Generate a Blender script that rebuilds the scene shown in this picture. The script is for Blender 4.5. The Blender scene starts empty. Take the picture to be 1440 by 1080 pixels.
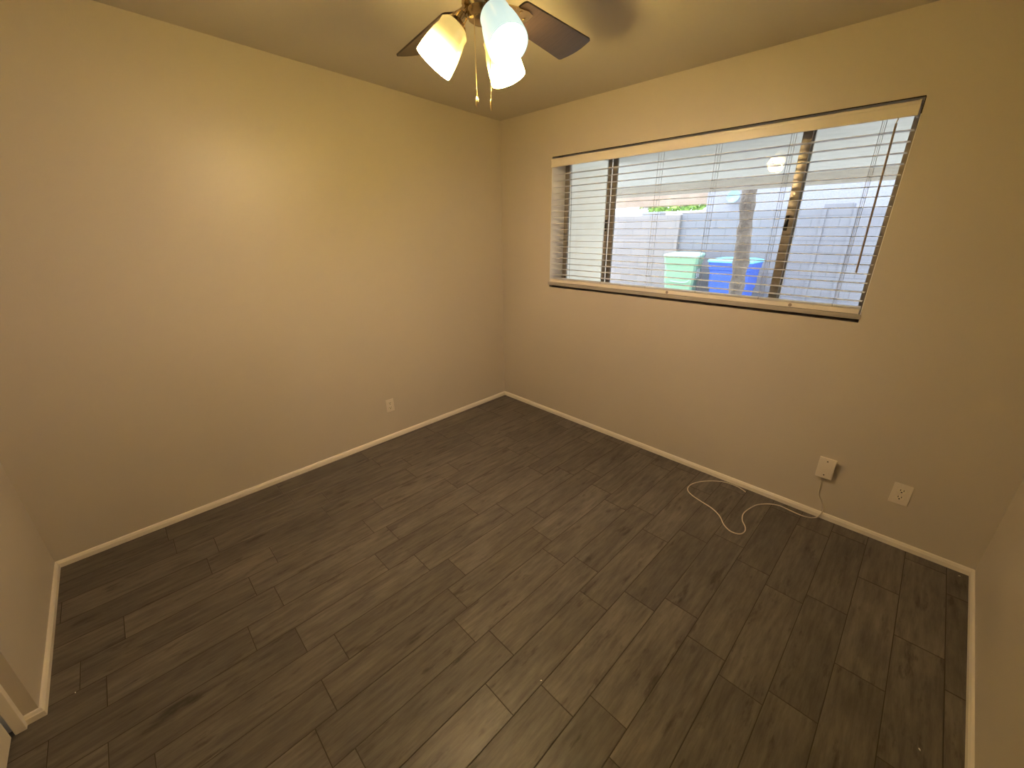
import bpy, bmesh, math, random
from mathutils import Vector, Matrix
random.seed(7)
SC = bpy.context.scene
COL = SC.collection
PI = math.pi

# ------------------------------------------------------------------ camera
cam_d = bpy.data.cameras.new('camera')
cam = bpy.data.objects.new('camera', cam_d)
COL.objects.link(cam)
CP = Vector((2.82868, -2.64738, 1.61291))
yaw, pitch, roll = -0.79925, -0.36906, -0.01138
F = Vector((math.sin(yaw) * math.cos(pitch), math.cos(yaw) * math.cos(pitch), math.sin(pitch)))
R0 = Vector((math.cos(yaw), -math.sin(yaw), 0))
U0 = R0.cross(F)
R = R0 * math.cos(roll) + U0 * math.sin(roll)
U = U0 * math.cos(roll) - R0 * math.sin(roll)
m = Matrix((R, U, -F)).transposed().to_4x4()
m.translation = CP
cam.matrix_world = m
cam_d.sensor_width = 36
cam_d.lens = 565.2046 / 1440 * 36
cam_d.clip_start = 0.02
cam_d.clip_end = 200
SC.camera = cam

# ------------------------------------------------------------------ world, sun, exposure
SC.view_settings.view_transform = 'Standard'
SC.view_settings.look = 'None'
SC.view_settings.gamma = 1
SC.view_settings.use_curve_mapping = False
SC.view_settings.exposure = 0.0
W = bpy.data.worlds.new('sky')
SC.world = W
W.use_nodes = True
nt = W.node_tree
bg = nt.nodes['Background']
tc = nt.nodes.new('ShaderNodeTexCoord')
sep = nt.nodes.new('ShaderNodeSeparateXYZ')
rmp = nt.nodes.new('ShaderNodeValToRGB')
nt.links.new(tc.outputs['Generated'], sep.inputs[0])
nt.links.new(sep.outputs['Z'], rmp.inputs[0])
nt.links.new(rmp.outputs[0], bg.inputs[0])
rmp.color_ramp.elements[0].color = (0.80, 0.90, 1.0, 1)
rmp.color_ramp.elements[1].position = 0.6
rmp.color_ramp.elements[1].color = (0.74, 0.84, 1.0, 1)
bg.inputs[1].default_value = 5.8
sun_d = bpy.data.lights.new('sun', 'SUN')
sun = bpy.data.objects.new('sun', sun_d)
COL.objects.link(sun)
sun_d.energy = 3.0
sun_d.angle = math.radians(25)
sun_d.color = (0.92, 0.93, 1.0)
sun.rotation_euler = Vector((-0.25, -0.5, 0.9)).to_track_quat('Z', 'Y').to_euler()

WARM = (1.0, 0.73, 0.56)
COOL = (0.80, 1.0, 0.93)
BULB_WARM = 1300
BULB_COOL = 45

# ------------------------------------------------------------------ materials
def mat(name, col, rough=0.6, metal=0.0, spec=0.5):
    mt = bpy.data.materials.new(name)
    mt.use_nodes = True
    b = mt.node_tree.nodes['Principled BSDF']
    b.inputs['Base Color'].default_value = (*col, 1)
    b.inputs['Roughness'].default_value = rough
    b.inputs['Metallic'].default_value = metal
    b.inputs['Specular IOR Level'].default_value = spec
    return mt

def N(mt, kind, **kw):
    n = mt.node_tree.nodes.new(kind)
    for k, v in kw.items():
        if k in n.inputs.keys():
            n.inputs[k].default_value = v
        else:
            setattr(n, k, v)
    return n

def L(mt, a, b):
    mt.node_tree.links.new(a, b)

def bsdf(mt):
    return mt.node_tree.nodes['Principled BSDF']

def add_bump(mt, scale, dist, strength=0.5, detail=4, stretch=None):
    tc = N(mt, 'ShaderNodeTexCoord')
    src = tc.outputs['Object']
    if stretch:
        mp = N(mt, 'ShaderNodeMapping')
        mp.inputs['Scale'].default_value = stretch
        L(mt, src, mp.inputs[0])
        src = mp.outputs[0]
    no = N(mt, 'ShaderNodeTexNoise', Scale=scale, Detail=detail)
    L(mt, src, no.inputs['Vector'])
    bp = N(mt, 'ShaderNodeBump', Strength=strength, Distance=dist)
    L(mt, no.outputs[0], bp.inputs['Height'])
    L(mt, bp.outputs[0], bsdf(mt).inputs['Normal'])
    return mt

def vary(mt, c1, c2, scale, detail=4, stretch=(1, 1, 1), lo=0.3, hi=0.7):
    tc = N(mt, 'ShaderNodeTexCoord')
    mp = N(mt, 'ShaderNodeMapping')
    mp.inputs['Scale'].default_value = stretch
    no = N(mt, 'ShaderNodeTexNoise', Scale=scale, Detail=detail)
    r = N(mt, 'ShaderNodeValToRGB')
    L(mt, tc.outputs['Object'], mp.inputs[0])
    L(mt, mp.outputs[0], no.inputs['Vector'])
    L(mt, no.outputs[0], r.inputs[0])
    r.color_ramp.elements[0].position = lo
    r.color_ramp.elements[0].color = (*c1, 1)
    r.color_ramp.elements[1].position = hi
    r.color_ramp.elements[1].color = (*c2, 1)
    L(mt, r.outputs[0], bsdf(mt).inputs['Base Color'])
    return mt

M_WALL = add_bump(vary(mat('wall_paint', (.6, .5, .4), 0.40, spec=0.5), (.62, .56, .48), (.645, .585, .50), 1.3), 160, 0.0012, 0.35, 3)
M_CEIL = add_bump(mat('ceiling_paint', (.68, .635, .57), 0.8, spec=0.2), 140, 0.0012, 0.4, 3)
M_TRIM = add_bump(mat('trim_paint', (.90, .84, .74), 0.35), 40, 0.0008, 0.2)
M_DOOR = mat('door_paint', (.84, .77, .64), 0.4)
M_SHADOWGAP = mat('dark_gap', (.03, .025, .02), 0.9)
M_BLIND = mat('blind_vinyl', (.88, .87, .85), 0.4)
M_CORD = mat('blind_cord', (.34, .33, .31), 0.8)
M_WAND = mat('wand_plastic', (.33, .27, .23), 0.35)
M_REVEAL = mat('reveal_paint', (.94, .93, .91), 0.6)
M_FRAME = vary(mat('bronze_frame', (.2, .16, .11), 0.32, 0.35), (.25, .22, .18), (.36, .32, .26), 30)
M_LATCH = mat('black_latch', (.012, .012, .012), 0.35)
M_PLATE = mat('plate_plastic', (.84, .77, .67), 0.3)
M_RECEPT = mat('receptacle_plastic', (.88, .82, .68), 0.28)
M_SLOT = mat('slot_dark', (.015, .012, .010), 0.8)
M_SCREW = mat('dark_screw', (.05, .04, .03), 0.4, 0.6)
M_CABLE = mat('cable_jacket', (.70, .63, .54), 0.45)
M_CHIP = mat('paint_chip', (.92, .90, .85), 0.6)
M_BLADE = vary(mat('blade_wood', (.1, .04, .03), 0.30), (.020, .015, .017), (.046, .030, .031), 14, 5, (1, 9, 1))
M_BRASS = mat('antique_brass', (.62, .50, .33), 0.22, 1.0)
M_NICKEL = mat('dark_bronze', (.10, .075, .055), 0.32, 0.9)
M_CHAIN = mat('chain_brass', (.80, .66, .42), 0.28, 1.0)
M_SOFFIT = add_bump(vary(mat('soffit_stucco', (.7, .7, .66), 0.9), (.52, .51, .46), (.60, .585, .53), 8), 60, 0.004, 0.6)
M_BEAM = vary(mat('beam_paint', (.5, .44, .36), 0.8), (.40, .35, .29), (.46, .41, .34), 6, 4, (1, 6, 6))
M_WING = add_bump(vary(mat('cream_stucco', (.8, .77, .68), 0.9), (.86, .82, .70), (.90, .87, .76), 9), 70, 0.003, 0.6)
M_NSTUCCO = add_bump(vary(mat('pale_stucco', (.6, .62, .68), 0.9), (.26, .26, .29), (.34, .34, .37), 30), 40, 0.01, 0.7)
M_TAN = vary(mat('tan_fascia', (.6, .5, .38), 0.8), (.30, .22, .165), (.37, .29, .22), 2.5)
M_GROUND = vary(mat('ground_concrete', (.5, .49, .47), 0.9), (.58, .55, .50), (.66, .63, .58), 2.5)
M_TRUNK = add_bump(vary(mat('trunk_bark', (.3, .25, .2), 0.95), (.11, .088, .072), (.24, .20, .165), 9, 6, (1, 1, .6)), 22, 0.03, 1.0, 6)
M_LEAF = vary(mat('leaf_green', (.2, .4, .1), 0.7), (.10, .22, .05), (.45, .62, .16), 5)
M_GBIN = mat('green_bin_plastic', (.25, .42, .27), 0.45)
M_GLID = mat('green_lid_plastic', (.36, .55, .44), 0.35)
M_BBIN = mat('blue_bin_plastic', (.035, .10, .46), 0.4)
M_BLID = mat('blue_lid_plastic', (.16, .50, .66), 0.35)
M_TYRE = mat('tyre_rubber', (.03, .03, .03), 0.8)
M_WHITE = mat('white_marking', (.85, .87, .9), 0.5)
M_DKMARK = mat('dark_moulding', (.10, .17, .12), 0.5)
M_GREYBOX = mat('grey_metal_box', (.33, .34, .38), 0.6)
M_WHITEWALL = mat('white_far_wall', (.85, .86, .84), 0.8)
M_DISH = mat('pale_aqua_disc', (.20, .42, .48), 0.4)
M_GREY_SILL = mat('sill_grey', (.42, .39, .35), 0.5)

def block_mat(name, c1, c2, mortar):
    mt = mat(name, c1, 0.95)
    tc = N(mt, 'ShaderNodeTexCoord')
    sp = N(mt, 'ShaderNodeSeparateXYZ')
    cb = N(mt, 'ShaderNodeCombineXYZ')
    br = N(mt, 'ShaderNodeTexBrick')
    br.inputs['Color1'].default_value = (*c1, 1)
    br.inputs['Color2'].default_value = (*c2, 1)
    br.inputs['Mortar'].default_value = (*mortar, 1)
    br.inputs['Scale'].default_value = 1
    br.inputs['Mortar Size'].default_value = 0.008
    br.inputs['Brick Width'].default_value = 0.40
    br.inputs['Row Height'].default_value = 0.20
    L(mt, tc.outputs['Object'], sp.inputs[0])
    L(mt, sp.outputs['X'], cb.inputs[0])
    L(mt, sp.outputs['Z'], cb.inputs[1])
    L(mt, cb.outputs[0], br.inputs['Vector'])
    L(mt, br.outputs['Color'], bsdf(mt).inputs['Base Color'])
    bp = N(mt, 'ShaderNodeBump', Strength=0.6, Distance=0.02)
    L(mt, br.outputs['Fac'], bp.inputs['Height'])
    bp.invert = True
    L(mt, bp.outputs[0], bsdf(mt).inputs['Normal'])
    return mt
M_BLOCK_A = block_mat('block_warm_grey', (.27, .245, .235), (.24, .22, .215), (.21, .195, .20))
M_BLOCK_B = block_mat('block_cool_grey', (.22, .22, .24), (.20, .20, .225), (.17, .17, .19))

def glass_mat():
    mt = bpy.data.materials.new('window_glass')
    mt.use_nodes = True
    t = mt.node_tree
    t.nodes.clear()
    o = t.nodes.new('ShaderNodeOutputMaterial')
    mx = t.nodes.new('ShaderNodeMixShader')
    tr = t.nodes.new('ShaderNodeBsdfTransparent')
    gl = t.nodes.new('ShaderNodeBsdfGlossy')
    fr = t.nodes.new('ShaderNodeFresnel')
    fr.inputs['IOR'].default_value = 1.5
    gl.inputs['Roughness'].default_value = 0.0
    tr.inputs['Color'].default_value = (.96, .97, .97, 1)
    t.links.new(fr.outputs[0], mx.inputs[0])
    t.links.new(tr.outputs[0], mx.inputs[1])
    t.links.new(gl.outputs[0], mx.inputs[2])
    t.links.new(mx.outputs[0], o.inputs[0])
    return mt
M_GLASS = glass_mat()

def emit_mat(name, col, strength):
    mt = mat(name, col, 0.4)
    b = bsdf(mt)
    b.inputs['Emission Color'].default_value = (*col, 1)
    b.inputs['Emission Strength'].default_value = strength
    return mt

def shade_mat(name, base, tint, lo, hi, power):
    # frosted lamp glass: glows by itself, strongest near its mouth where the bulb sits
    mt = mat(name, base, 0.25)
    b = bsdf(mt)
    tc = N(mt, 'ShaderNodeTexCoord')
    sp = N(mt, 'ShaderNodeSeparateXYZ')
    pw = N(mt, 'ShaderNodeMath', operation='POWER')
    pw.inputs[1].default_value = power
    mr = N(mt, 'ShaderNodeMapRange')
    mr.inputs['From Min'].default_value = 0.0
    mr.inputs['From Max'].default_value = 1.0
    mr.inputs['To Min'].default_value = lo
    mr.inputs['To Max'].default_value = hi
    L(mt, tc.outputs['Generated'], sp.inputs[0])
    L(mt, sp.outputs['Z'], pw.inputs[0])
    L(mt, pw.outputs[0], mr.inputs['Value'])
    b.inputs['Emission Color'].default_value = (*tint, 1)
    L(mt, mr.outputs[0], b.inputs['Emission Strength'])
    return mt
M_SHADE_W = shade_mat('amber_lit_glass', (.28, .22, .12), (1.0, .69, .20), 0.78, 320, 6.5)
M_SHADE_C = shade_mat('cool_lit_glass', (.25, .29, .28), (.80, 1.0, .91), 0.72, 0.92, 1)
M_BULB_W = emit_mat('warm_bulb', WARM, BULB_WARM * .75)
M_BULB_B = emit_mat('dim_warm_bulb', WARM, BULB_WARM * 1.0)
M_SHADE_B = shade_mat('dim_amber_lit_glass', (.28, .22, .12), (1.0, .69, .20), 0.78, 440, 6.5)
M_BULB_C = emit_mat('cool_bulb', COOL, BULB_COOL)

# ------------------------------------------------------------------ mesh helpers
def obj(name, bm, mt, parent=None, smooth=False, loc=None):
    me = bpy.data.meshes.new(name)
    bmesh.ops.recalc_face_normals(bm, faces=bm.faces)
    bm.to_mesh(me)
    bm.free()
    if smooth:
        for p in me.polygons:
            p.use_smooth = True
        try:
            me.set_sharp_from_angle(angle=math.radians(40))
        except Exception:
            pass
    if isinstance(mt, (list, tuple)):
        for q in mt:
            me.materials.append(q)
    else:
        me.materials.append(mt)
    o = bpy.data.objects.new(name, me)
    COL.objects.link(o)
    if parent:
        o.parent = parent
    if loc:
        o.location = loc
    return o

def tag(o, label, cat, group=None):
    o['label'] = label
    o['category'] = cat
    if group:
        o['group'] = group
    return o

def thing(name, label, cat, loc=(0, 0, 0), rotz=0, group=None):
    o = bpy.data.objects.new(name, None)
    o.empty_display_size = 0.05
    COL.objects.link(o)
    o.location = loc
    o.rotation_euler = (0, 0, rotz)
    return tag(o, label, cat, group)

def struct(name, bm, mt, parent=None, label=None, **k):
    o = obj(name, bm, mt, parent, **k)
    if parent is None:
        o['kind'] = 'structure'
        if label:
            o['label'] = label
    return o

def prism(bm, poly_bot, poly_top, mi=0):
    vb = [bm.verts.new(v) for v in poly_bot]
    vt = [bm.verts.new(v) for v in poly_top]
    fs = [bm.faces.new(vb[::-1]), bm.faces.new(vt)]
    n = len(vb)
    for i in range(n):
        fs.append(bm.faces.new((vb[i], vb[(i + 1) % n], vt[(i + 1) % n], vt[i])))
    for f in fs:
        f.material_index = mi
    return vb + vt

def box(bm, x0, x1, y0, y1, z0, z1, bev=0.0, mi=0, seg=2):
    vs = prism(bm, [(x0, y0, z0), (x1, y0, z0), (x1, y1, z0), (x0, y1, z0)],
               [(x0, y0, z1), (x1, y0, z1), (x1, y1, z1), (x0, y1, z1)], mi)
    if bev > 0:
        es = set()
        for v in vs:
            es.update(v.link_edges)
        bmesh.ops.bevel(bm, geom=list(es), offset=bev, segments=seg, affect='EDGES', profile=0.7, material=mi)
    return vs

def newbox(*a, **k):
    bm = bmesh.new()
    box(bm, *a, **k)
    return bm

def lathe(bm, prof, n=32, mtx=None, cap=True):
    rings = []
    for (r, z) in prof:
        ring = []
        for i in range(n):
            a = 2 * PI * i / n
            v = Vector((r * math.cos(a), r * math.sin(a), z))
            if mtx:
                v = mtx @ v
            ring.append(bm.verts.new(v))
        rings.append(ring)
    for a, b in zip(rings, rings[1:]):
        for i in range(n):
            bm.faces.new((a[i], a[(i + 1) % n], b[(i + 1) % n], b[i]))
    if cap:
        bm.faces.new(rings[0][::-1])
        bm.faces.new(rings[-1])

def tube(bm, pts, r, n=8):
    pts = [Vector(p) for p in pts]
    rings = []
    up = None
    for i, p in enumerate(pts):
        d = (pts[min(i + 1, len(pts) - 1)] - pts[max(i - 1, 0)]).normalized()
        if up is None:
            up = Vector((0, 0, 1)) if abs(d.z) < 0.9 else Vector((1, 0, 0))
        s = d.cross(up).normalized()
        up = s.cross(d).normalized()
        rr = r[i] if isinstance(r, (list, tuple)) else r
        rings.append([bm.verts.new(p + (s * math.cos(2 * PI * k / n) + up * math.sin(2 * PI * k / n)) * rr) for k in range(n)])
    for a, b in zip(rings, rings[1:]):
        for k in range(n):
            bm.faces.new((a[k], a[(k + 1) % n], b[(k + 1) % n], b[k]))
    bm.faces.new(rings[0][::-1])
    bm.faces.new(rings[-1])

def spline(pts, sub=8):
    pts = [Vector(p) for p in pts]
    out = []
    for i in range(len(pts) - 1):
        p0, p1, p2, p3 = pts[max(i - 1, 0)], pts[i], pts[i + 1], pts[min(i + 2, len(pts) - 1)]
        for k in range(sub):
            t = k / sub
            out.append(0.5 * ((2 * p1) + (p2 - p0) * t + (2 * p0 - 5 * p1 + 4 * p2 - p3) * t * t + (3 * p1 - p0 - 3 * p2 + p3) * t ** 3))
    out.append(pts[-1])
    return out

# ------------------------------------------------------------------ room shell
H0, HS = 2.44, 0.04136              # the ceiling rises a little away from the window wall
def hc(y):
    return H0 - HS * y
LS = 0.00902                        # left wall leans in a hair
def xl(y):
    return -LS * y
RX, RS = 3.32628, 0.0251
def xr(y):
    return RX + RS * y
YN = -3.220                         # near wall
YB = -3.40
TW = 0.22

def gen_tiles():
    bm = bmesh.new()
    lay = bm.loops.layers.float_color.new('tile')
    joints = {-1: -1.937, 0: -1.8635, 1: -2.0107, 2: -1.865, 3: -1.7555, 4: -1.8665, 5: -1.944, 6: -1.869,
              7: -1.427, 8: -1.875, 9: -1.774, 10: -1.884, 11: -1.36, 12: -1.29, 14: -0.67}
    g = 0.0011
    for k in range(-7, 17):
        x0 = 0.955 + 0.1523 * k
        x1 = x0 + 0.1523
        off = joints.get(k, -random.random() * 0.595)
        j = off - 0.595 * 12
        while j < 0.12:
            y0, y1 = j, j + 0.595
            j += 0.595
            a0, a1 = max(x0, -0.1), min(x1, RX + 0.1)
            b0, b1 = max(y0, YB - 0.02), min(y1, 0.12)
            if a1 - a0 < .01 or b1 - b0 < .01:
                continue
            c = 0.0016
            X0, X1, Y0, Y1 = a0 + g, a1 - g, b0 + g, b1 - g
            tx, ty = random.uniform(-.0002, .0002), random.uniform(-.0002, .0002)
            outer = [bm.verts.new(v) for v in ((X0, Y0, -.0016), (X1, Y0, -.0016), (X1, Y1, -.0016), (X0, Y1, -.0016))]
            inner = [bm.verts.new(v) for v in ((X0 + c, Y0 + c, -tx), (X1 - c, Y0 + c, tx - ty), (X1 - c, Y1 - c, tx + ty), (X0 + c, Y1 - c, ty - tx))]
            fs = [bm.faces.new(inner)]
            for i in range(4):
                fs.append(bm.faces.new((outer[i], outer[(i + 1) % 4], inner[(i + 1) % 4], inner[i])))
            rc = (random.random(), random.random(), random.random(), 1)
            for f in fs:
                for lp in f.loops:
                    lp[lay] = rc
    # bed of grout under the tiles
    box(bm, -0.1, RX + 0.1, YB - 0.02, 0.12, -0.08, -0.0011)
    for f in bm.faces[-6:] if hasattr(bm.faces, '__getitem__') and not bm.faces.ensure_lookup_table() else []:
        f.material_index = 1
    return bm

def floor_mat():
    mt = mat('plank_tile', (.1, .09, .08), 0.42, spec=0.4)
    at = N(mt, 'ShaderNodeVertexColor')
    at.layer_name = 'tile'
    sp = N(mt, 'ShaderNodeSeparateColor')
    L(mt, at.outputs['Color'], sp.inputs[0])
    tc = N(mt, 'ShaderNodeTexCoord')
    sc = N(mt, 'ShaderNodeVectorMath', operation='SCALE')
    sc.inputs['Scale'].default_value = 40
    L(mt, at.outputs['Color'], sc.inputs[0])
    ad = N(mt, 'ShaderNodeVectorMath', operation='ADD')
    L(mt, tc.outputs['Object'], ad.inputs[0])
    L(mt, sc.outputs[0], ad.inputs[1])
    m1 = N(mt, 'ShaderNodeMapping')
    m1.inputs['Scale'].default_value = (1, .11, 1)
    L(mt, ad.outputs[0], m1.inputs[0])
    n1 = N(mt, 'ShaderNodeTexNoise', Scale=48, Detail=8, Roughness=0.68)
    L(mt, m1.outputs[0], n1.inputs['Vector'])
    m2 = N(mt, 'ShaderNodeMapping')
    m2.inputs['Scale'].default_value = (1, .42, 1)
    L(mt, ad.outputs[0], m2.inputs[0])
    n2 = N(mt, 'ShaderNodeTexNoise', Scale=9.0, Detail=5, Roughness=0.6)
    L(mt, m2.outputs[0], n2.inputs['Vector'])
    m3 = N(mt, 'ShaderNodeMapping')
    m3.inputs['Scale'].default_value = (1, .22, 1)
    L(mt, ad.outputs[0], m3.inputs[0])
    n3 = N(mt, 'ShaderNodeTexNoise', Scale=24, Detail=6, Roughness=0.62)
    L(mt, m3.outputs[0], n3.inputs['Vector'])
    # combine
    r1 = N(mt, 'ShaderNodeValToRGB')
    r1.color_ramp.elements[0].position = 0.32
    r1.color_ramp.elements[0].color = (.080, .072, .065, 1)
    r1.color_ramp.elements[1].position = 0.68
    r1.color_ramp.elements[1].color = (.160, .145, .130, 1)
    L(mt, n1.outputs[0], r1.inputs[0])
    r2 = N(mt, 'ShaderNodeValToRGB')
    r2.color_ramp.elements[0].position = 0.33
    r2.color_ramp.elements[0].color = (.84, .84, .86, 1)
    r2.color_ramp.elements[1].position = 0.62
    r2.color_ramp.elements[1].color = (1.15, 1.14, 1.12, 1)
    L(mt, n2.outputs[0], r2.inputs[0])
    r3 = N(mt, 'ShaderNodeValToRGB')
    r3.color_ramp.elements[0].position = 0.31
    r3.color_ramp.elements[0].color = (.36, .34, .32, 1)
    r3.color_ramp.elements[1].position = 0.42
    r3.color_ramp.elements[1].color = (1, 1, 1, 1)
    L(mt, n3.outputs[0], r3.inputs[0])
    x1 = N(mt, 'ShaderNodeMix', data_type='RGBA', blend_type='MULTIPLY')
    x1.inputs['Factor'].default_value = 1
    L(mt, r1.outputs[0], x1.inputs['A'])
    L(mt, r2.outputs[0], x1.inputs['B'])
    x2 = N(mt, 'ShaderNodeMix', data_type='RGBA', blend_type='MULTIPLY')
    x2.inputs['Factor'].default_value = 0.8
    L(mt, x1.outputs['Result'], x2.inputs['A'])
    L(mt, r3.outputs[0], x2.inputs['B'])
    mr = N(mt, 'ShaderNodeMapRange')
    mr.inputs['To Min'].default_value = 0.86
    mr.inputs['To Max'].default_value = 1.14
    L(mt, sp.outputs[0], mr.inputs['Value'])
    x3 = N(mt, 'ShaderNodeVectorMath', operation='SCALE')
    L(mt, x2.outputs['Result'], x3.inputs[0])
    L(mt, mr.outputs[0], x3.inputs['Scale'])
    L(mt, x3.outputs[0], bsdf(mt).inputs['Base Color'])
    rr = N(mt, 'ShaderNodeMapRange')
    rr.inputs['To Min'].default_value = 0.37
    rr.inputs['To Max'].default_value = 0.46
    L(mt, sp.outputs[1], rr.inputs['Value'])
    L(mt, rr.outputs[0], bsdf(mt).inputs['Roughness'])
    bp = N(mt, 'ShaderNodeBump', Strength=0.25, Distance=0.0008)
    L(mt, n1.outputs[0], bp.inputs['Height'])
    L(mt, bp.outputs[0], bsdf(mt).inputs['Normal'])
    return mt
M_FLOOR = floor_mat()
M_GROUT = mat('grout', (.060, .050, .040), 0.9)
struct('floor', gen_tiles(), [M_FLOOR, M_GROUT], label='floor of dark grey-brown wood-look plank tiles')

# ceiling: sloped slab
bm = bmesh.new()
x0, x1, y0, y1 = -0.12, RX + 0.15, YB - 0.1, 0.0
prism(bm, [(x0, y0, hc(y0)), (x1, y0, hc(y0)), (x1, y1, hc(y1)), (x0, y1, hc(y1))],
      [(x0, y0, 2.75), (x1, y0, 2.75), (x1, y1, 2.75), (x0, y1, 2.75)])
struct('ceiling', bm, M_CEIL, label='plain painted ceiling')

# window wall with its opening
OX0, OX1, OZ0, OZ1 = 0.572, 2.618, 1.190, 2.116
WZ0 = 1.150                         # bottom of the window unit, hidden behind the blind's rail
bm = bmesh.new()
xs = [-0.12, OX0, OX1, RX + 0.15]
zs = [-0.08, WZ0, OZ1, 2.75]
for i in range(3):
    for j in range(3):
        if i == 1 and j == 1:
            continue
        if i == 1 and j == 2:       # header: thin plaster lip, hollow added behind it so the gap falls dark
            box(bm, xs[1], xs[2], 0.0, 0.006, OZ1, 2.75)
            box(bm, xs[1], xs[2], 0.006, 0.13, OZ1 + .045, 2.75)
            box(bm, xs[1], xs[2], 0.13, TW, OZ1 - .002, 2.75)
            continue
        box(bm, xs[i], xs[i + 1], 0.0, TW, zs[j], zs[j + 1])
bmesh.ops.remove_doubles(bm, verts=bm.verts, dist=1e-5)
dup = {}
for f in list(bm.faces):
    c = f.calc_center_median()
    dup.setdefault((round(c.x, 4), round(c.y, 4), round(c.z, 4)), []).append(f)
bmesh.ops.delete(bm, geom=[f for v in dup.values() if len(v) > 1 for f in v], context='FACES')
struct('wall_window', bm, M_WALL, label='beige wall holding the wide window')

def wallprism(name, pts, mt=M_WALL, z0=-0.08, ztop=2.75, label=None):
    bm = bmesh.new()
    prism(bm, [(x, y, z0) for x, y in pts], [(x, y, ztop) for x, y in pts])
    return struct(name, bm, mt, label=label)
wallprism('wall_left', [(xl(YB - .1) - 0.0, YB - .1), (0, 0), (-0.12, 0), (-0.12, YB - .1)], label='plain beige wall left of the corner')
wallprism('wall_right', [(RX, 0), (xr(YB - .1), YB - .1), (RX + .15, YB - .1), (RX + .15, 0)], label='beige wall at the right edge')
# near wall: left pier, piece above the door, right part
DX0, DX1, DZ = 1.010, 1.800, 2.04
YD = -3.290
bm = bmesh.new()
box(bm, xl(YN), 0.979, YB - .1, YN, -0.08, 2.75)
struct('wall_near', bm, M_WALL, label='short beige wall left of the white door')
bm = bmesh.new()
box(bm, 0.979, DX1 + .03, YB - .1, YN - .06, DZ + .02, 2.75)
box(bm, DX1 + .03, xr(YB - .1) - .0, YB - .1, YN, -0.08, 2.75)
box(bm, 0.90, DX1 + .10, YB - .22, YB - .102, -0.08, 2.75)  # unseen backing added behind the door to stop sky light leaking in
struct('wall_near_side', bm, M_WALL, label='near wall with the door recess, plus backing added against light leaks')

# baseboards: flat board with a rounded, stepped top
BH, BT = 0.0385, 0.011
def baseboard(name, a, b, nrm, ea=0.0, eb=0.0, label=None):
    a, b, n = Vector((*a, 0)), Vector((*b, 0)), Vector((*nrm, 0)).normalized()
    d = (b - a).normalized()
    prof = [(0, 0), (BT, 0), (BT, BH * .62), (BT * .80, BH * .68), (BT * .74, BH * .86), (BT * .5, BH * .97), (BT * .2, BH), (0, BH)]
    bm = bmesh.new()
    A = [bm.verts.new(a + n * t + Vector((0, 0, z)) + d * (ea * t)) for t, z in prof]
    B = [bm.verts.new(b + n * t + Vector((0, 0, z)) - d * (eb * t)) for t, z in prof]
    bm.faces.new(A)
    bm.faces.new(B[::-1])
    k = len(prof)
    for i in range(k):
        bm.faces.new((A[i], A[(i + 1) % k], B[(i + 1) % k], B[i]))
    return struct(name, bm, M_TRIM, smooth=True, label=label)
baseboard('baseboard_left', (xl(YN), YN), (0, 0), (1, LS), 1, 1, 'cream baseboard along the wall left of the corner')
baseboard('baseboard_window', (0, 0), (RX, 0), (0, -1), 1, 1, 'cream baseboard under the window')
baseboard('baseboard_right', (RX, 0), (xr(YN), YN), (-1, 0.025), 1, 1, 'cream baseboard at the right edge')
baseboard('baseboard_near', (0.979, YN), (xl(YN), YN), (0, 1), -1, 1, 'cream baseboard of the short wall by the door')
baseboard('baseboard_return', (0.979, -3.262), (0.979, YN), (1, 0), 0, -1, 'short baseboard return beside the door casing')
bb = baseboard('baseboard_near_side', (xr(YN), YN), (DX1 + .09, YN), (0, 1), 1, 0)

# door casing and door
bm = bmesh.new()
box(bm, 0.979, 1.0065, -3.284, -3.256, 0, DZ, 0.003)
box(bm, DX1 + .002, DX1 + .03, -3.284, -3.217, 0, DZ, 0.003)
box(bm, 0.979, DX1 + .03, -3.284, -3.256, DZ, DZ + .03, 0.003)
struct('trim_1', bm, M_TRIM, label='cream casing around the white door')
bm = newbox(DX0 + .003, DX1 - .002, YD - .035, YD, 0.006, DZ - .004, 0.002)
dr = struct('door_1', bm, M_DOOR, label='white door at the lower left edge of the photo')
bm = bmesh.new()
kx = DX1 - .07
mk = Matrix.Translation((kx, YD + .002, 0.95)) @ Matrix.Rotation(-PI / 2, 4, 'X')
lathe(bm, [(.031, -.002), (.031, .004), (.012, .008), (.011, .03), (.024, .038), (.028, .050), (.022, .062), (.008, .066)], 24, mk)
obj('door_knob', bm, M_BRASS, dr, True)

# ------------------------------------------------------------------ window unit (set deep in the wall)
FY0, FY1 = 0.155, 0.205
win = thing('window_1', 'wide three-part sliding window with bronze aluminium frame', 'window')
del win['category']
win['kind'] = 'structure'
bm = bmesh.new()
def frect(bm, x0, x1, z0, z1, w, y0, y1, bev=.002):
    box(bm, x0, x0 + w, y0, y1, z0, z1, bev)
    box(bm, x1 - w, x1, y0, y1, z0, z1, bev)
    box(bm, x0 + w, x1 - w, y0, y1, z0, z0 + w, bev)
    box(bm, x0 + w, x1 - w, y0, y1, z1 - w, z1, bev)
frect(bm, OX0 + .001, OX1 - .001, WZ0 + .001, OZ1 - .003, 0.022, FY0 + .012, FY1)
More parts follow.
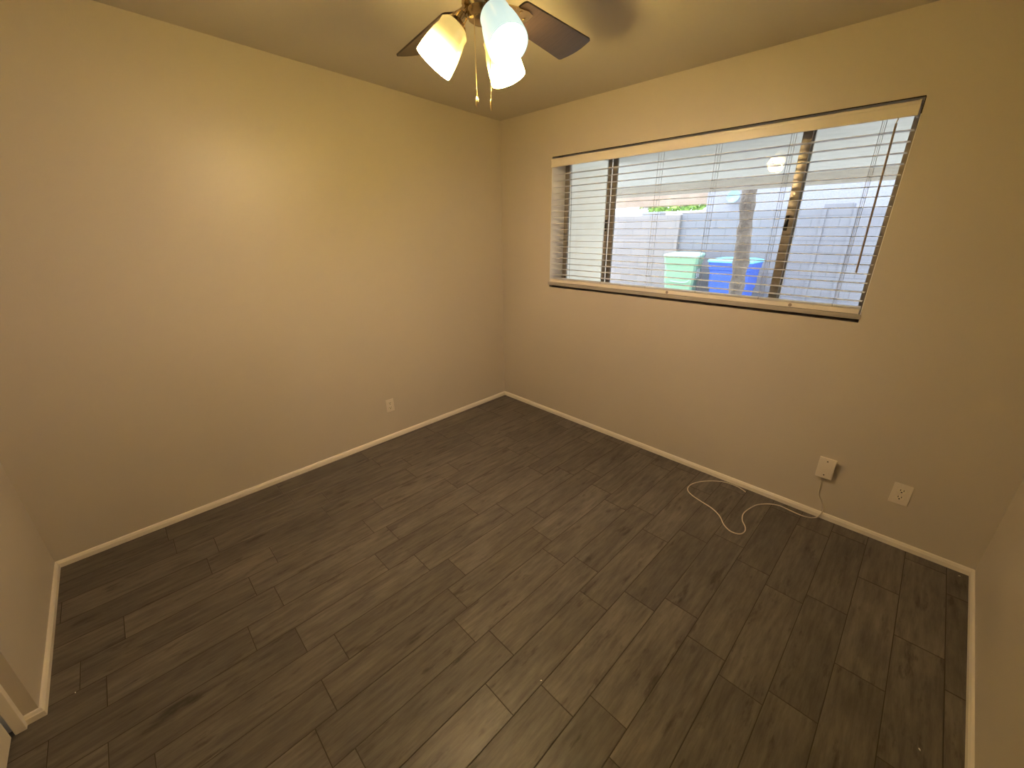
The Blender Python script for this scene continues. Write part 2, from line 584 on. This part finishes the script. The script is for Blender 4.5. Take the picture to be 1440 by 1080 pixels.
# inner track rib
box(bm, OX0 + .023, OX1 - .023, FY0 + .016, FY0 + .020, WZ0 + .022, WZ0 + .030)
obj('window_frame', bm, M_FRAME, win, True)
def sash(x0, x1, y0, y1, wl, wr, latch=None):
    bm = bmesh.new()
    z0, z1 = WZ0 + .018, OZ1 - .020
    box(bm, x0, x0 + wl, y0, y1, z0, z1, .0015)
    box(bm, x1 - wr, x1, y0, y1, z0, z1, .0015)
    box(bm, x0 + wl, x1 - wr, y0, y1, z0, z0 + .022, .0015)
    box(bm, x0 + wl, x1 - wr, y0, y1, z1 - .022, z1, .0015)
    s = obj('sash', bm, M_FRAME, win, True)
    ym = (y0 + y1) / 2
    obj('glass_pane', newbox(x0 + wl - .003, x1 - wr + .003, ym - .002, ym + .002, z0 + .019, z1 - .019), M_GLASS, s)
    if latch:
        bm = bmesh.new()
        lx = latch
        box(bm, lx - .009, lx + .009, y0 - .004, y0 + .001, 1.585, 1.665, .002)
        box(bm, lx - .006, lx + .006, y0 - .014, y0 - .003, 1.600, 1.645, .004)
        obj('latch', bm, M_LATCH, s, True)
    return s
sash(OX0 + .012, .997, FY0, FY0 + .019, .038, .022, latch=.990)
sash(0.999, 2.212, FY0 + .026, FY0 + .045, .036, .026)
sash(2.160, OX1 - .010, FY0, FY0 + .019, .044, .024, latch=2.172)

# white liners of the opening (left jamb, head) and grey sill
bm = bmesh.new()
box(bm, OX0 - .0005, OX0 + .003, 0.001, FY0 + .010, OZ0, OZ1)
box(bm, OX1 - .003, OX1 + .0005, 0.001, FY0 + .012, OZ0, OZ1)
struct('trim_2', bm, M_REVEAL, label='white painted sides of the window opening')
bm = bmesh.new()
box(bm, OX0 - .010, OX1 + .004, -0.008, -0.0004, OZ0 - .022, OZ0 + .001, .002)
box(bm, OX0 + .001, OX1 - .001, -0.002, FY0 - .006, OZ0 - .022, OZ0 + .001)
struct('trim_3', bm, M_GREY_SILL, smooth=True, label='thin grey sill under the blind')

# dark strips painting in the shadow gap above and beside the blind's valance
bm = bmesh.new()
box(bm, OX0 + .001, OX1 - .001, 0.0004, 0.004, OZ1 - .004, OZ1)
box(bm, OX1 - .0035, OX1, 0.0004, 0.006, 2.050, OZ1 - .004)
struct('gap_shadow', bm, mat('gap_shadow_paint', (.045, .035, .025), 0.7, .0, .2), label='dark strip painted as the shadow gap round the blind valance')

# ------------------------------------------------------------------ blind
bx0, bx1 = OX0 + .004, OX1 - .010
blind = thing('window_blind', 'wide cream horizontal-slat blind, open, hanging in the window', 'blind', (0, 0, 0))
BY = 0.036
bm = bmesh.new()
box(bm, bx0, bx1, -0.012, -0.003, 2.043, 2.1000, .0022)
box(bm, bx0, bx1, -0.0145, -0.011, 2.086, 2.0985, .001)
box(bm, bx0, bx1, -0.0145, -0.011, 2.045, 2.050, .001)
box(bm, bx1 - .008, bx1, -0.010, 0.055, 2.043, 2.103, .001)
box(bm, bx0, bx0 + .008, -0.010, 0.055, 2.043, 2.103, .001)
obj('valance', bm, M_TRIM, blind, True)
obj('headrail', newbox(bx0 + .012, bx1 - .012, .008, .062, 2.058, 2.098, .002), M_BLIND, blind)
def slat_bm(z, y=BY, wd=.0495, crown=.0010, th=.0019):
    bm = bmesh.new()
    n = 6
    prof = []
    for i in range(n + 1):
        t = -1 + 2 * i / n
        prof.append((y + t * wd / 2, z + crown * (1 - t * t) + th / 2))
    for i in range(n, -1, -1):
        t = -1 + 2 * i / n
        prof.append((y + t * wd / 2, z + crown * (1 - t * t) - th / 2))
    A = [bm.verts.new((bx0 + .002, a, b)) for a, b in prof]
    B = [bm.verts.new((bx1 - .002, a, b)) for a, b in prof]
    bm.faces.new(A)
    bm.faces.new(B[::-1])
    k = len(prof)
    for i in range(k):
        bm.faces.new((A[i], A[(i + 1) % k], B[(i + 1) % k], B[i]))
    return bm
SZ0, SZN = 1.2530, 18
zs_slat = [OZ0 + .0290, OZ0 + .0335] + [SZ0 + i * 0.0437 for i in range(SZN)]
s0 = obj('slat', slat_bm(0), M_BLIND, blind)
s0.location.z = zs_slat[0]
for z in zs_slat[1:]:
    s = s0.copy()
    s.location.z = z
    COL.objects.link(s)
    s.parent = blind
rail = obj('bottom_rail', newbox(bx0, bx1, BY - .030, BY + .026, OZ0 + .0015, OZ0 + .026, .003), M_TRIM, blind, True)
LX = [1.072, 1.440, 1.787, 2.150, 2.498]
for x in LX:
    bm = bmesh.new()
    for yy, dx in ((BY - .0265, -.004), (BY + .0265, .004)):
        tube(bm, [(x + dx, yy, OZ0 + .022), (x + dx, yy, 2.062)], .0012, 5)
    for z in zs_slat:
        if z < OZ0 + .04:
            continue
        tube(bm, [(x - .004, BY - .0265, z - .0028), (x + .004, BY + .0265, z - .0028)], .0006, 4)
    tube(bm, [(x, BY, OZ0 + .022), (x, BY, 2.062)], .0008, 5)
    obj('ladder_cord', bm, M_CORD, blind)
for x in (LX[1] + .16, LX[3] + .16):
    bm = bmesh.new()
    mk = Matrix.Translation((x, BY - .0285, OZ0 + .013)) @ Matrix.Rotation(PI / 2, 4, 'X')
    lathe(bm, [(.009, -.001), (.009, .002), (.0055, .004)], 16, mk)
    obj('cord_button', bm, M_WAND, rail, True)
bm = bmesh.new()
tube(bm, [(2.546, -.020, 2.022), (2.5555, -.022, 1.393)], .0046, 6)
wand = obj('tilt_wand', bm, M_WAND, blind, True)
bm = bmesh.new()
tube(bm, spline([(2.546, .010, 2.062), (2.546, -.004, 2.036), (2.546, -.018, 2.032), (2.546, -.020, 2.020)], 5), .0022, 6)
obj('wand_hook', bm, M_BLIND, wand, True)
bm = bmesh.new()
tube(bm, [(.757, .004, 2.05), (.766, .004, 1.79), (.776, .004, 1.235)], .0011, 6)
tube(bm, [(.761, .004, 2.05), (.769, .004, 1.79), (.776, .004, 1.235)], .0011, 6)
obj('lift_cord', bm, M_CORD, blind)

# ------------------------------------------------------------------ outlets
def duplex(name, label, w, h, loc, rotz, roll=0):
    t = thing(name, label, 'outlet', loc, rotz, 'duplex wall outlets')
    # local frame: x right, y out of the wall (negative y = room), z up
    obj('cover_plate', newbox(-w / 2, w / 2, -.006, 0.0, -h / 2, h / 2, .0028, seg=3), M_PLATE, t, True)
    for s in (1, -1):
        bm = bmesh.new()
        zc = s * .0195
        n = 28
        ring0, ring1 = [], []
        for i in range(n):
            a = 2 * PI * i / n
            x = .0172 * math.cos(a)
            z = max(-.0125, min(.0125, .0172 * math.sin(a)))
            ring0.append(bm.verts.new((x, -.0055, zc + z)))
            ring1.append(bm.verts.new((x * .96, -.0082, zc + z * .96)))
        bm.faces.new(ring1)
        bm.faces.new(ring0[::-1])
        for i in range(n):
            bm.faces.new((ring0[i], ring0[(i + 1) % n], ring1[(i + 1) % n], ring1[i]))
        r = obj('receptacle', bm, M_RECEPT, t)
        bm = bmesh.new()
        box(bm, -.0080, -.0048, -.0086, -.0079, zc + .0005, zc + .0095)
        box(bm, .0048, .0080, -.0086, -.0079, zc + .0015, zc + .0090)
        mk = Matrix.Translation((0, -.0079, zc - .0065)) @ Matrix.Rotation(PI / 2, 4, 'X')
        lathe(bm, [(.0034, 0), (.0034, .0008)], 14, mk)
        obj('slot', bm, M_SLOT, r)
    bm = bmesh.new()
    mk = Matrix.Translation((0, -.0058, 0)) @ Matrix.Rotation(PI / 2, 4, 'X')
    lathe(bm, [(.0034, 0), (.0028, .0012)], 14, mk)
    obj('screw', bm, M_PLATE, t, True)
    return t
duplex('wall_outlet', 'beige duplex outlet on the window wall, right of the blank cover box', .0745, .118, (2.990, 0, .308), 0)
duplex('wall_outlet', 'small ivory duplex outlet low on the wall left of the corner', .068, .106, (LS * 1.286, -1.286, .292), PI / 2)

# blank cover on a surface-mounted box, cable comes out of its lower edge
t = thing('cable_box', 'cream blank cover plate on a shallow wall box with a cable below', 'cable box', (2.671, 0, .3300), 0)
obj('box_ring', newbox(-.029, .029, -.022, 0, -.050, .050, .004), M_PLATE, t, True)
pl_ = obj('cover_plate', newbox(-.0385, .0385, -.029, -.021, -.0625, .0625, .0032, seg=3), M_PLATE, t, True)
for z in (.0425, -.0425):
    bm = bmesh.new()
    mk = Matrix.Translation((0, -.0288, z)) @ Matrix.Rotation(PI / 2, 4, 'X')
    lathe(bm, [(.0036, 0), (.0032, .0012)], 14, mk)
    obj('screw', bm, M_SCREW, pl_, True)

# ------------------------------------------------------------------ cable
def ray(u, v):
    return F + R * ((u - 720) / 565.2046) - U * ((v - 540) / 565.2046)
def on(ax, val, u, v):
    d = ray(u, v)
    return CP + d * ((val - CP[ax]) / d[ax])
CR = 0.0030
crop = [(355, 235), (340, 224), (310, 207), (260, 190), (205, 184), (150, 187), (105, 200), (88, 222), (105, 247), (150, 278), (200, 310),
        (235, 345), (255, 385), (285, 415), (325, 428), (350, 418), (353, 395), (340, 365), (345, 335), (375, 310), (410, 294), (460, 290),
        (510, 298), (560, 320), (610, 342), (650, 353), (682, 351)]
fl = [on(2, CR, 940 + a / 3.2727, 620 + b / 3.2727) for a, b in crop]
for p in fl:
    p.y = min(p.y, -BT - CR)
wl = []
for a, b, y in [(704, 332, -.0150), (713, 310, -.0046), (705, 280, -.0045), (692, 245, -.0045), (699, 205, -.0060), (703, 188, -.010)]:
    wl.append(on(1, y, 940 + a / 3.2727, 620 + b / 3.2727))
bm = bmesh.new()
tube(bm, spline(fl + wl, 6), CR, 8)
cb = obj('cable', bm, M_CABLE, None, True)
tag(cb, 'thin cream cable running from the wall box and curling on the dark floor', 'cable')

# paint chips on the floor
def chip(u, v, s, ang, label):
    p = on(2, 0, u, v)
    bm = bmesh.new()
    vs = []
    k = 7
    for i in range(k):
        a = 2 * PI * i / k
        r = s * random.uniform(.7, 1.1)
        vs.append((r * math.cos(a) * 1.6, r * math.sin(a) * .7))
    prism(bm, [(x, y, 0) for x, y in vs], [(x * .8, y * .8, s * .5) for x, y in vs])
    o = obj('paint_chip', bm, M_CHIP, None, False, (p.x, p.y, 0.0004))
    o.rotation_euler.z = ang
    tag(o, label, 'paint chip', 'white chips on the floor')
chip(761, 957, .0028, .8, 'tiny white chip on a joint in the middle of the near floor')
chip(1293, 1054, .0036, 2.0, 'elongated white chip on the dark floor near the bottom right')
chip(1349, 810, .0032, 0.3, 'small white chip by the right floor corner')
chip(106, 974, .0026, 0.2, 'faint white chip near the left baseboard corner')

# ------------------------------------------------------------------ ceiling fan
FC = Vector((1.638, -1.602, 0))
ZB = 2.295
ZC = hc(FC.y)
fan = thing('ceiling_fan', 'ceiling fan with dark wood blades and a three-light kit, all lamps lit', 'ceiling fan', (FC.x, FC.y, ZC))
def fm(o):
    return o
TF = Matrix.Translation((0, 0, -ZC))
def part(name, bm, mt, parent=fan, smooth=True):
    bmesh.ops.transform(bm, matrix=TF, verts=bm.verts)
    return obj(name, bm, mt, parent, smooth)
bm = bmesh.new()
lathe(bm, [(.075, ZC - .035), (.085, ZC - .004), (.085, ZC)], 40)
part('canopy', bm, M_NICKEL)
bm = bmesh.new()
lathe(bm, [(.055, 2.322), (.092, 2.330), (.108, 2.350), (.112, 2.385), (.108, 2.430), (.090, ZC - .040), (.074, ZC - .034)], 48)
part('motor_housing', bm, M_NICKEL)
bm = bmesh.new()
lathe(bm, [(.060, 2.276), (.066, 2.284), (.066, 2.318), (.058, 2.324)], 40)
part('flywheel', bm, M_NICKEL)
bm = bmesh.new()
lathe(bm, [(.010, 2.213), (.030, 2.215), (.042, 2.222), (.045, 2.232), (.045, 2.248), (.058, 2.256), (.062, 2.262), (.062, 2.268), (.056, 2.277)], 40)
kit = part('light_kit_housing', bm, M_BRASS)
TH, PH, RT = 1.704, math.radians(-14), .580
def frame_at(a):
    er = Vector((math.cos(a), math.sin(a), 0))
    et = Vector((-math.sin(a) * math.cos(PH), math.cos(a) * math.cos(PH), math.sin(PH)))
    up = er.cross(et)
    mm = Matrix((er, et, up)).transposed().to_4x4()
    mm.translation = (0, 0, ZB)
    return mm
for k in range(5):
    a = TH + k * 2 * PI / 5
    mm = frame_at(a)
    r0, r1, w0, w1 = .165, RT, .108, .148
    out = []
    cr = .014
    def arc(cx, cy, a0, a1, n=5):
        for i in range(n + 1):
            t = a0 + (a1 - a0) * i / n
            out.append((cx + cr * math.cos(t), cy + cr * math.sin(t)))
    arc(r1 - cr - .004, w1 / 2 - cr, PI / 2, 0)
    out.insert(len(out), (r1 + .004, 0)) if False else None
    # gently bowed outer end
    for i in range(1, 6):
        t = 1 - 2 * i / 6
        out.append((r1 - .004 + .012 * (1 - t * t), t * (w1 / 2 - cr)))
    arc(r1 - cr - .004, -w1 / 2 + cr, 0, -PI / 2)
    arc(r0 + cr, -w0 / 2 + cr, -PI / 2, -PI)
    arc(r0 + cr, w0 / 2 - cr, PI, PI / 2)
    bm = bmesh.new()
    prism(bm, [mm @ Vector((x, y, -.003)) for x, y in out], [mm @ Vector((x, y, .003)) for x, y in out])
    b = part('blade', bm, M_BLADE, smooth=False)
    # bracket (blade iron) under the blade
    bm = bmesh.new()
    br = [(.058, .016), (.120, .013), (.160, .026), (.205, .034), (.232, .030), (.236, 0), (.232, -.030), (.205, -.034), (.160, -.026), (.120, -.013), (.058, -.016)]
    prism(bm, [mm @ Vector((x, y, -.0085)) for x, y in br], [mm @ Vector((x, y, -.0032)) for x, y in br])
    iron = part('blade_iron', bm, M_BRASS, b, False)
    for (sx, sy) in ((.180, .018), (.180, -.018), (.218, 0)):
        bm = bmesh.new()
        lathe(bm, [(.005, -.0105), (.006, -.0095), (.006, -.0082)], 12, mm @ Matrix.Translation((sx, sy, 0)))
        part('screw', bm, M_BRASS, b)

def lamp(az, tilt, rn, zn, msh, mbulb, rr=.072, ln=.150):
    a, t = math.radians(az), math.radians(tilt)
    d = Vector((math.cos(a), math.sin(a), 0))
    ax = d * math.sin(t) - Vector((0, 0, math.cos(t)))
    s = Vector((0, 0, 1)).cross(ax).normalized()
    mm = Matrix((s, ax.cross(s), ax)).transposed().to_4x4()
    mm.translation = d * rn + Vector((0, 0, zn))
    # arm: from the housing to the socket
    bm = bmesh.new()
    p0 = d * .036 + Vector((0, 0, 2.252))
    p1 = mm @ Vector((0, 0, -.030))
    tube(bm, spline([p0, (p0 + p1) / 2 + Vector((0, 0, .004)), p1], 5), .0075, 10)
    arm = part('lamp_arm', bm, M_BRASS)
    bm = bmesh.new()
    lathe(bm, [(.010, -.036), (.017, -.032), (.020, -.012), (.031, -.004), (.034, .006), (.033, .012)], 28, mm)
    part('socket_cup', bm, M_BRASS, arm)
    # glass shade, local origin at its mouth so its own z runs neck -> mouth
    prof = [(.031, .000), (.037, .004), (.047, .015), (.056, .032), (.063, .055), (.068, .082), (.071, .110), (.0725, .135), (.072, ln)]
    prof = [(r * rr / .0725 if z > .02 else r, z * ln / .150) for r, z in prof]
    wall = .0028
    inner = [(r - wall, z) for r, z in prof][::-1]
    bm = bmesh.new()
    lathe(bm, prof + inner, 40, None, False)
    # close neck ring
    o = obj('glass_shade', bm, msh, None, True)
    o.parent = arm
    o.matrix_local = TF @ mm
    bm = bmesh.new()
    lathe(bm, [(.012, -.004), (.013, .030), (.018, .045), (.027, .062), (.030, .078), (.027, .094), (.017, .105), (.004, .109)], 24, mm)
    part('light_bulb', bm, mbulb, arm)
    return arm
lamp(-134, 39, .078, 2.212, M_SHADE_W, M_BULB_W, .0615, .141)
lamp(-14, 39, .078, 2.212, M_SHADE_C, M_BULB_C, .0615, .141)
lamp(106, 39, .078, 2.212, M_SHADE_B, M_BULB_B, .0615, .141)
Rh = Vector((R.x, R.y, 0)).normalized()
for off, zt, zb_, fob in ((-.022, 2.222, 1.985, 'oval'), (.024, 2.236, 1.978, 'bar')):
    c = Rh * off + Vector((.02, -.02, 0))
    bm = bmesh.new()
    z = zt
    tube(bm, [(c.x, c.y, zt), (c.x, c.y, zb_ + .028)], .0008, 5)
    while z > zb_ + .028:
        bmesh.ops.create_icosphere(bm, subdivisions=1, radius=.0017, matrix=Matrix.Translation((c.x, c.y, z)))
        z -= .0045
    ch = part('pull_chain', bm, M_CHAIN)
    bm = bmesh.new()
    mk = Matrix.Translation((c.x, c.y, 0))
    if fob == 'oval':
        lathe(bm, [(.0012, zb_ + .030), (.0035, zb_ + .024), (.0062, zb_ + .012), (.0058, zb_ + .005), (.0022, zb_ - .001)], 16, mk)
    else:
        lathe(bm, [(.0012, zb_ + .030), (.0030, zb_ + .025), (.0034, zb_ + .010), (.0016, zb_ - .004)], 16, mk)
    part('chain_fob', bm, M_CHAIN, ch)

# ------------------------------------------------------------------ outside
struct('ground', newbox(-14, 14, TW, 30, -.14, -.04), M_GROUND, label='pale concrete yard outside the window')
struct('wall_exterior', newbox(.33, .45, TW, 1.10, -.04, 2.184), M_WING, label='cream stucco wall seen through the left pane')
pat = thing('patio_cover', 'pale stucco patio roof with a tan beam outside the window', 'patio cover', (2, 2, 2.2))
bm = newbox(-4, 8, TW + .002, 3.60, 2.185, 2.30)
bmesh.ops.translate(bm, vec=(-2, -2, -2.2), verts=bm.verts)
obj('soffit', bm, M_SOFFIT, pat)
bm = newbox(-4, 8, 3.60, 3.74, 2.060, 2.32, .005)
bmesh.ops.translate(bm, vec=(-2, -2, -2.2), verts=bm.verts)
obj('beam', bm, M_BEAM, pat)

def block_wall(x0, x1, y0, y1, z, mt, label, pil=()):
    bm = bmesh.new()
    box(bm, x0, x1, y0, y1, -.04, z)
    o = thing('block_wall', label, 'block wall', ((x0 + x1) / 2, (y0 + y1) / 2, -.04))
    bmesh.ops.translate(bm, vec=(-(x0 + x1) / 2, -(y0 + y1) / 2, .04), verts=bm.verts)
    obj('blockwork', bm, mt, o)
    for px in pil:
        bm = newbox(px - .03, px + .03, y0 - .02, y0 + .001, -.04, z)
        bmesh.ops.translate(bm, vec=(-(x0 + x1) / 2, -(y0 + y1) / 2, .04), verts=bm.verts)
        obj('pilaster', bm, mt, o)
block_wall(-9, -1.24, 6.32, 6.52, 1.845, M_BLOCK_A, 'warm grey concrete block wall behind the green bin')
block_wall(-1.238, 7, 6.40, 6.60, 1.875, M_BLOCK_B, 'bluish grey concrete block wall behind the blue bin', (1.24, 1.66))
o = obj('wall_cap_block', newbox(1.215, 1.62, 6.41, 6.59, 1.875, 1.945, .004), M_BLOCK_B)
tag(o, 'single low grey block standing on top of the bluish wall', 'block')

# bins
def bin_(name, label, cx, cy, w, dpt, h, mb, ml, rot, marks):
    t = thing(name, label, 'wheelie bin', (cx, cy, -.04), rot)
    bm = bmesh.new()
    bw, bd = w * .80, dpt * .78
    levels = [(0.02, .0), (.30, .33), (.62, .66), (.88, .92), (1.0, 1.0)]
    def ring(f, z, g=0):
        ww = (bw + (w - bw) * f) / 2 + g
        dd = (bd + (dpt - bd) * f) / 2 + g
        c = .04
        return [(-ww + c, -dd, z), (ww - c, -dd, z), (ww, -dd + c, z), (ww, dd - c, z), (ww - c, dd, z), (-ww + c, dd, z), (-ww, dd - c, z), (-ww, -dd + c, z)]
    rs = []
    hh = h - .07
    seq = [(0, .02, 0), (.25, hh * .3, 0), (.48, hh * .54, 0), (.50, hh * .55, .012), (.78, hh * .86, .008), (.80, hh * .87, .022), (1, hh, .020)]
    for f, z, g in seq:
        rs.append([bm.verts.new(v) for v in ring(f, z, g)])
    for A, B in zip(rs, rs[1:]):
        for i in range(8):
            bm.faces.new((A[i], A[(i + 1) % 8], B[(i + 1) % 8], B[i]))
    bm.faces.new(rs[0][::-1])
    bm.faces.new(rs[-1])
    obj('body', bm, mb, t)
    bm = bmesh.new()
    rs = []
    for g, z in ((.035, hh), (.038, hh + .025), (.02, hh + .048), (-.06, hh + .068)):
        rs.append([bm.verts.new(v) for v in ring(1, z, g)])
    for A, B in zip(rs, rs[1:]):
        for i in range(8):
            bm.faces.new((A[i], A[(i + 1) % 8], B[(i + 1) % 8], B[i]))
    bm.faces.new(rs[0][::-1])
    bm.faces.new(rs[-1])
    obj('lid', bm, ml, t)
    bm = bmesh.new()
    tube(bm, [(-w * .38, dpt / 2 + .06, hh - .02), (w * .38, dpt / 2 + .06, hh - .02)], .016, 8)
    box(bm, -w * .36, -w * .32, dpt / 2, dpt / 2 + .07, hh - .05, hh)
    box(bm, w * .32, w * .36, dpt / 2, dpt / 2 + .07, hh - .05, hh)
    obj('handle', bm, mb, t)
    for s in (-1, 1):
        bm = bmesh.new()
        mk = Matrix.Translation((s * (bw / 2 + .01), bd / 2 - .02, .12)) @ Matrix.Rotation(PI / 2, 4, 'Y')
        lathe(bm, [(.11, -.03), (.12, -.02), (.12, .02), (.11, .03)], 20, mk)
        obj('wheel', bm, M_TYRE, t, True)
    for nm, bmk, mm_ in marks(w, dpt, hh):
        obj(nm, bmk, mm_, t)
    return t
def gmarks(w, d, hh):
    fr = -(d / 2) - .012
    r = []
    bm = bmesh.new()
    # curved ridge low on the front and a dark moulded emblem
    tube(bm, spline([(-w * .40, fr + .06, hh * .60), (-w * .1, fr + .035, hh * .565), (w * .25, fr + .035, hh * .57), (w * .40, fr + .05, hh * .66)], 6), .014, 6)
    r.append(('ridge', bm, M_GLID))
    bm = bmesh.new()
    for i, (x, zz, ww, h_) in enumerate([(-.14, .30, .05, .05), (-.08, .285, .06, .06), (-.01, .275, .05, .045), (.06, .27, .06, .05), (-.12, .36, .08, .03)]):
        box(bm, x - ww / 2, x + ww / 2, fr + .075, fr + .10, zz * 1.0, zz + h_, .008)
    r.append(('emblem', bm, M_DKMARK))
    bm = bmesh.new()
    # hand-painted white house number on the right side
    sx = w / 2 + .004
    for (y0, y1, z0, z1) in [(-.13, -.03, .84, .86), (-.13, -.11, .74, .86), (-.13, -.03, .78, .80), (-.05, -.03, .70, .80), (-.13, -.03, .69, .71), (.06, .08, .69, .86)]:
        box(bm, sx - .03, sx + .004, y0, y1, z0, z1)
    r.append(('number', bm, M_WHITE))
    return r
bin_('green_bin', 'tall green wheelie bin in front of the block wall', -.80, 5.78, .60, .66, 1.17, M_GBIN, M_GLID, .22, gmarks)
bin_('blue_bin', 'blue wheelie bin standing behind the tree trunk', .17, 5.80, .70, .66, 1.10, M_BBIN, M_BLID, .0, lambda w, d, h: [])

# tree behind the beam
tr = thing('tree', 'thick rough-barked leaning tree trunk in front of the blue bin', 'tree', (.80, 4.2, -.04))
bm = bmesh.new()
c0, c1 = Vector((0, 0, 0)), Vector((-.20, 0, 2.6))
pts, rad = [], []
rg = random.Random(3)
for i in range(30):
    t = i / 29
    pts.append(Vector((-.10 + .02 * t + .03 * math.sin(t * 7), .05 * math.sin(t * 5), t * 3.3)))
    rad.append(.105 - .025 * t + rg.uniform(-.016, .020))
tube(bm, pts, rad, 16)
for v in bm.verts:
    v.co += Vector((rg.uniform(-1, 1), rg.uniform(-1, 1), 0)) * .009
obj('trunk', bm, M_TRUNK, tr, True)
def crown(parent, c, r, n, mt, seed, leaf=.09):
    rg = random.Random(seed)
    bm = bmesh.new()
    for i in range(n):
        while True:
            p = Vector((rg.uniform(-1, 1), rg.uniform(-1, 1), rg.uniform(-1, 1)))
            if p.length < 1:
                break
        p = Vector(c) + Vector((p.x * r[0], p.y * r[1], p.z * r[2]))
        d = Vector((rg.gauss(0, 1), rg.gauss(0, 1), rg.gauss(0, 1))).normalized()
        s = d.orthogonal().normalized() * leaf * rg.uniform(.6, 1.2)
        q = d.cross(s).normalized() * leaf * .5
        vs = [bm.verts.new(p + s), bm.verts.new(p + q), bm.verts.new(p - s), bm.verts.new(p - q)]
        bm.faces.new(vs)
    return obj('foliage', bm, mt, parent)
crown(tr, (-.17, 0, 3.9), (1.0, 1.0, .9), 900, M_LEAF, 4)

# neighbour's house, its tan fascia, far wall, tree, box
nh = thing('neighbour_house', 'pale bluish stucco house wall rising behind the block wall', 'house', (3, 9.5, -.04))
def rel(bm, o):
    bmesh.ops.translate(bm, vec=(-o.location.x, -o.location.y, -o.location.z), verts=bm.verts)
    return bm
obj('wall', rel(newbox(-1.80, 9, 9.0, 10.2, -.04, 4.0), nh), M_NSTUCCO, nh)
fa = thing('porch_roof', 'tan fascia band of a neighbouring porch roof, left of the pale house', 'roof', (-3.5, 9, 2.13))
obj('fascia', rel(newbox(-7.5, -1.803, 9.02, 9.12, 2.16, 2.46, .01), fa), M_TAN, fa)
obj('roof_deck', rel(newbox(-7.5, -1.803, 9.12, 10.1, 2.30, 2.44), fa), M_TAN, fa)
bm = bmesh.new()
for px in (-7.3, -3.62):
    box(bm, px - .05, px + .05, 9.16, 9.26, -.04, 2.31)
obj('post', rel(bm, fa), M_WHITEWALL, fa)
o = obj('garden_wall', newbox(-9, -1.9, 11.0, 11.2, -.04, 2.08), M_WHITEWALL)
tag(o, 'low white garden wall far behind the block wall', 'garden wall')
o = obj('utility_box', newbox(-2.45, -2.0, 6.90, 7.20, -.04, 1.94, .01), M_GREYBOX)
tag(o, 'grey box top showing above the warm grey block wall', 'utility box')
ft = thing('tree', 'bright green leafy tree beyond the far white wall', 'tree', (-4.6, 13, -.04))
bm = bmesh.new()
tube(bm, [(0, 0, 0), (.05, 0, 1.0), (0, .05, 2.2)], [.12, .10, .07], 10)
obj('trunk', bm, M_TRUNK, ft, True)
crown(ft, (0, 0, 2.6), (1.3, 1.0, .7), 1500, M_LEAF, 9, .12)
ds = thing('satellite_dish', 'small round pale aqua disc on the pale house wall', 'satellite dish', (-1.12, 9.0006, 2.28))
bm = bmesh.new()
lathe(bm, [(.02, .0), (.10, .006), (.145, .03), (.150, .045), (.14, .045), (.095, .02), (.01, .012)], 28, Matrix.Translation((0, -.12, 0)) @ Matrix.Rotation(PI / 2 - .3, 4, 'X'))
obj('reflector', bm, M_DISH, ds, True)
bm = bmesh.new()
box(bm, -.03, .03, -.006, 0, -.13, -.07)
tube(bm, [(0, -.016, -.10), (0, -.05, -.08), (0, -.11, 0)], .010, 8)
obj('mount', bm, M_GREYBOX, ds, True)
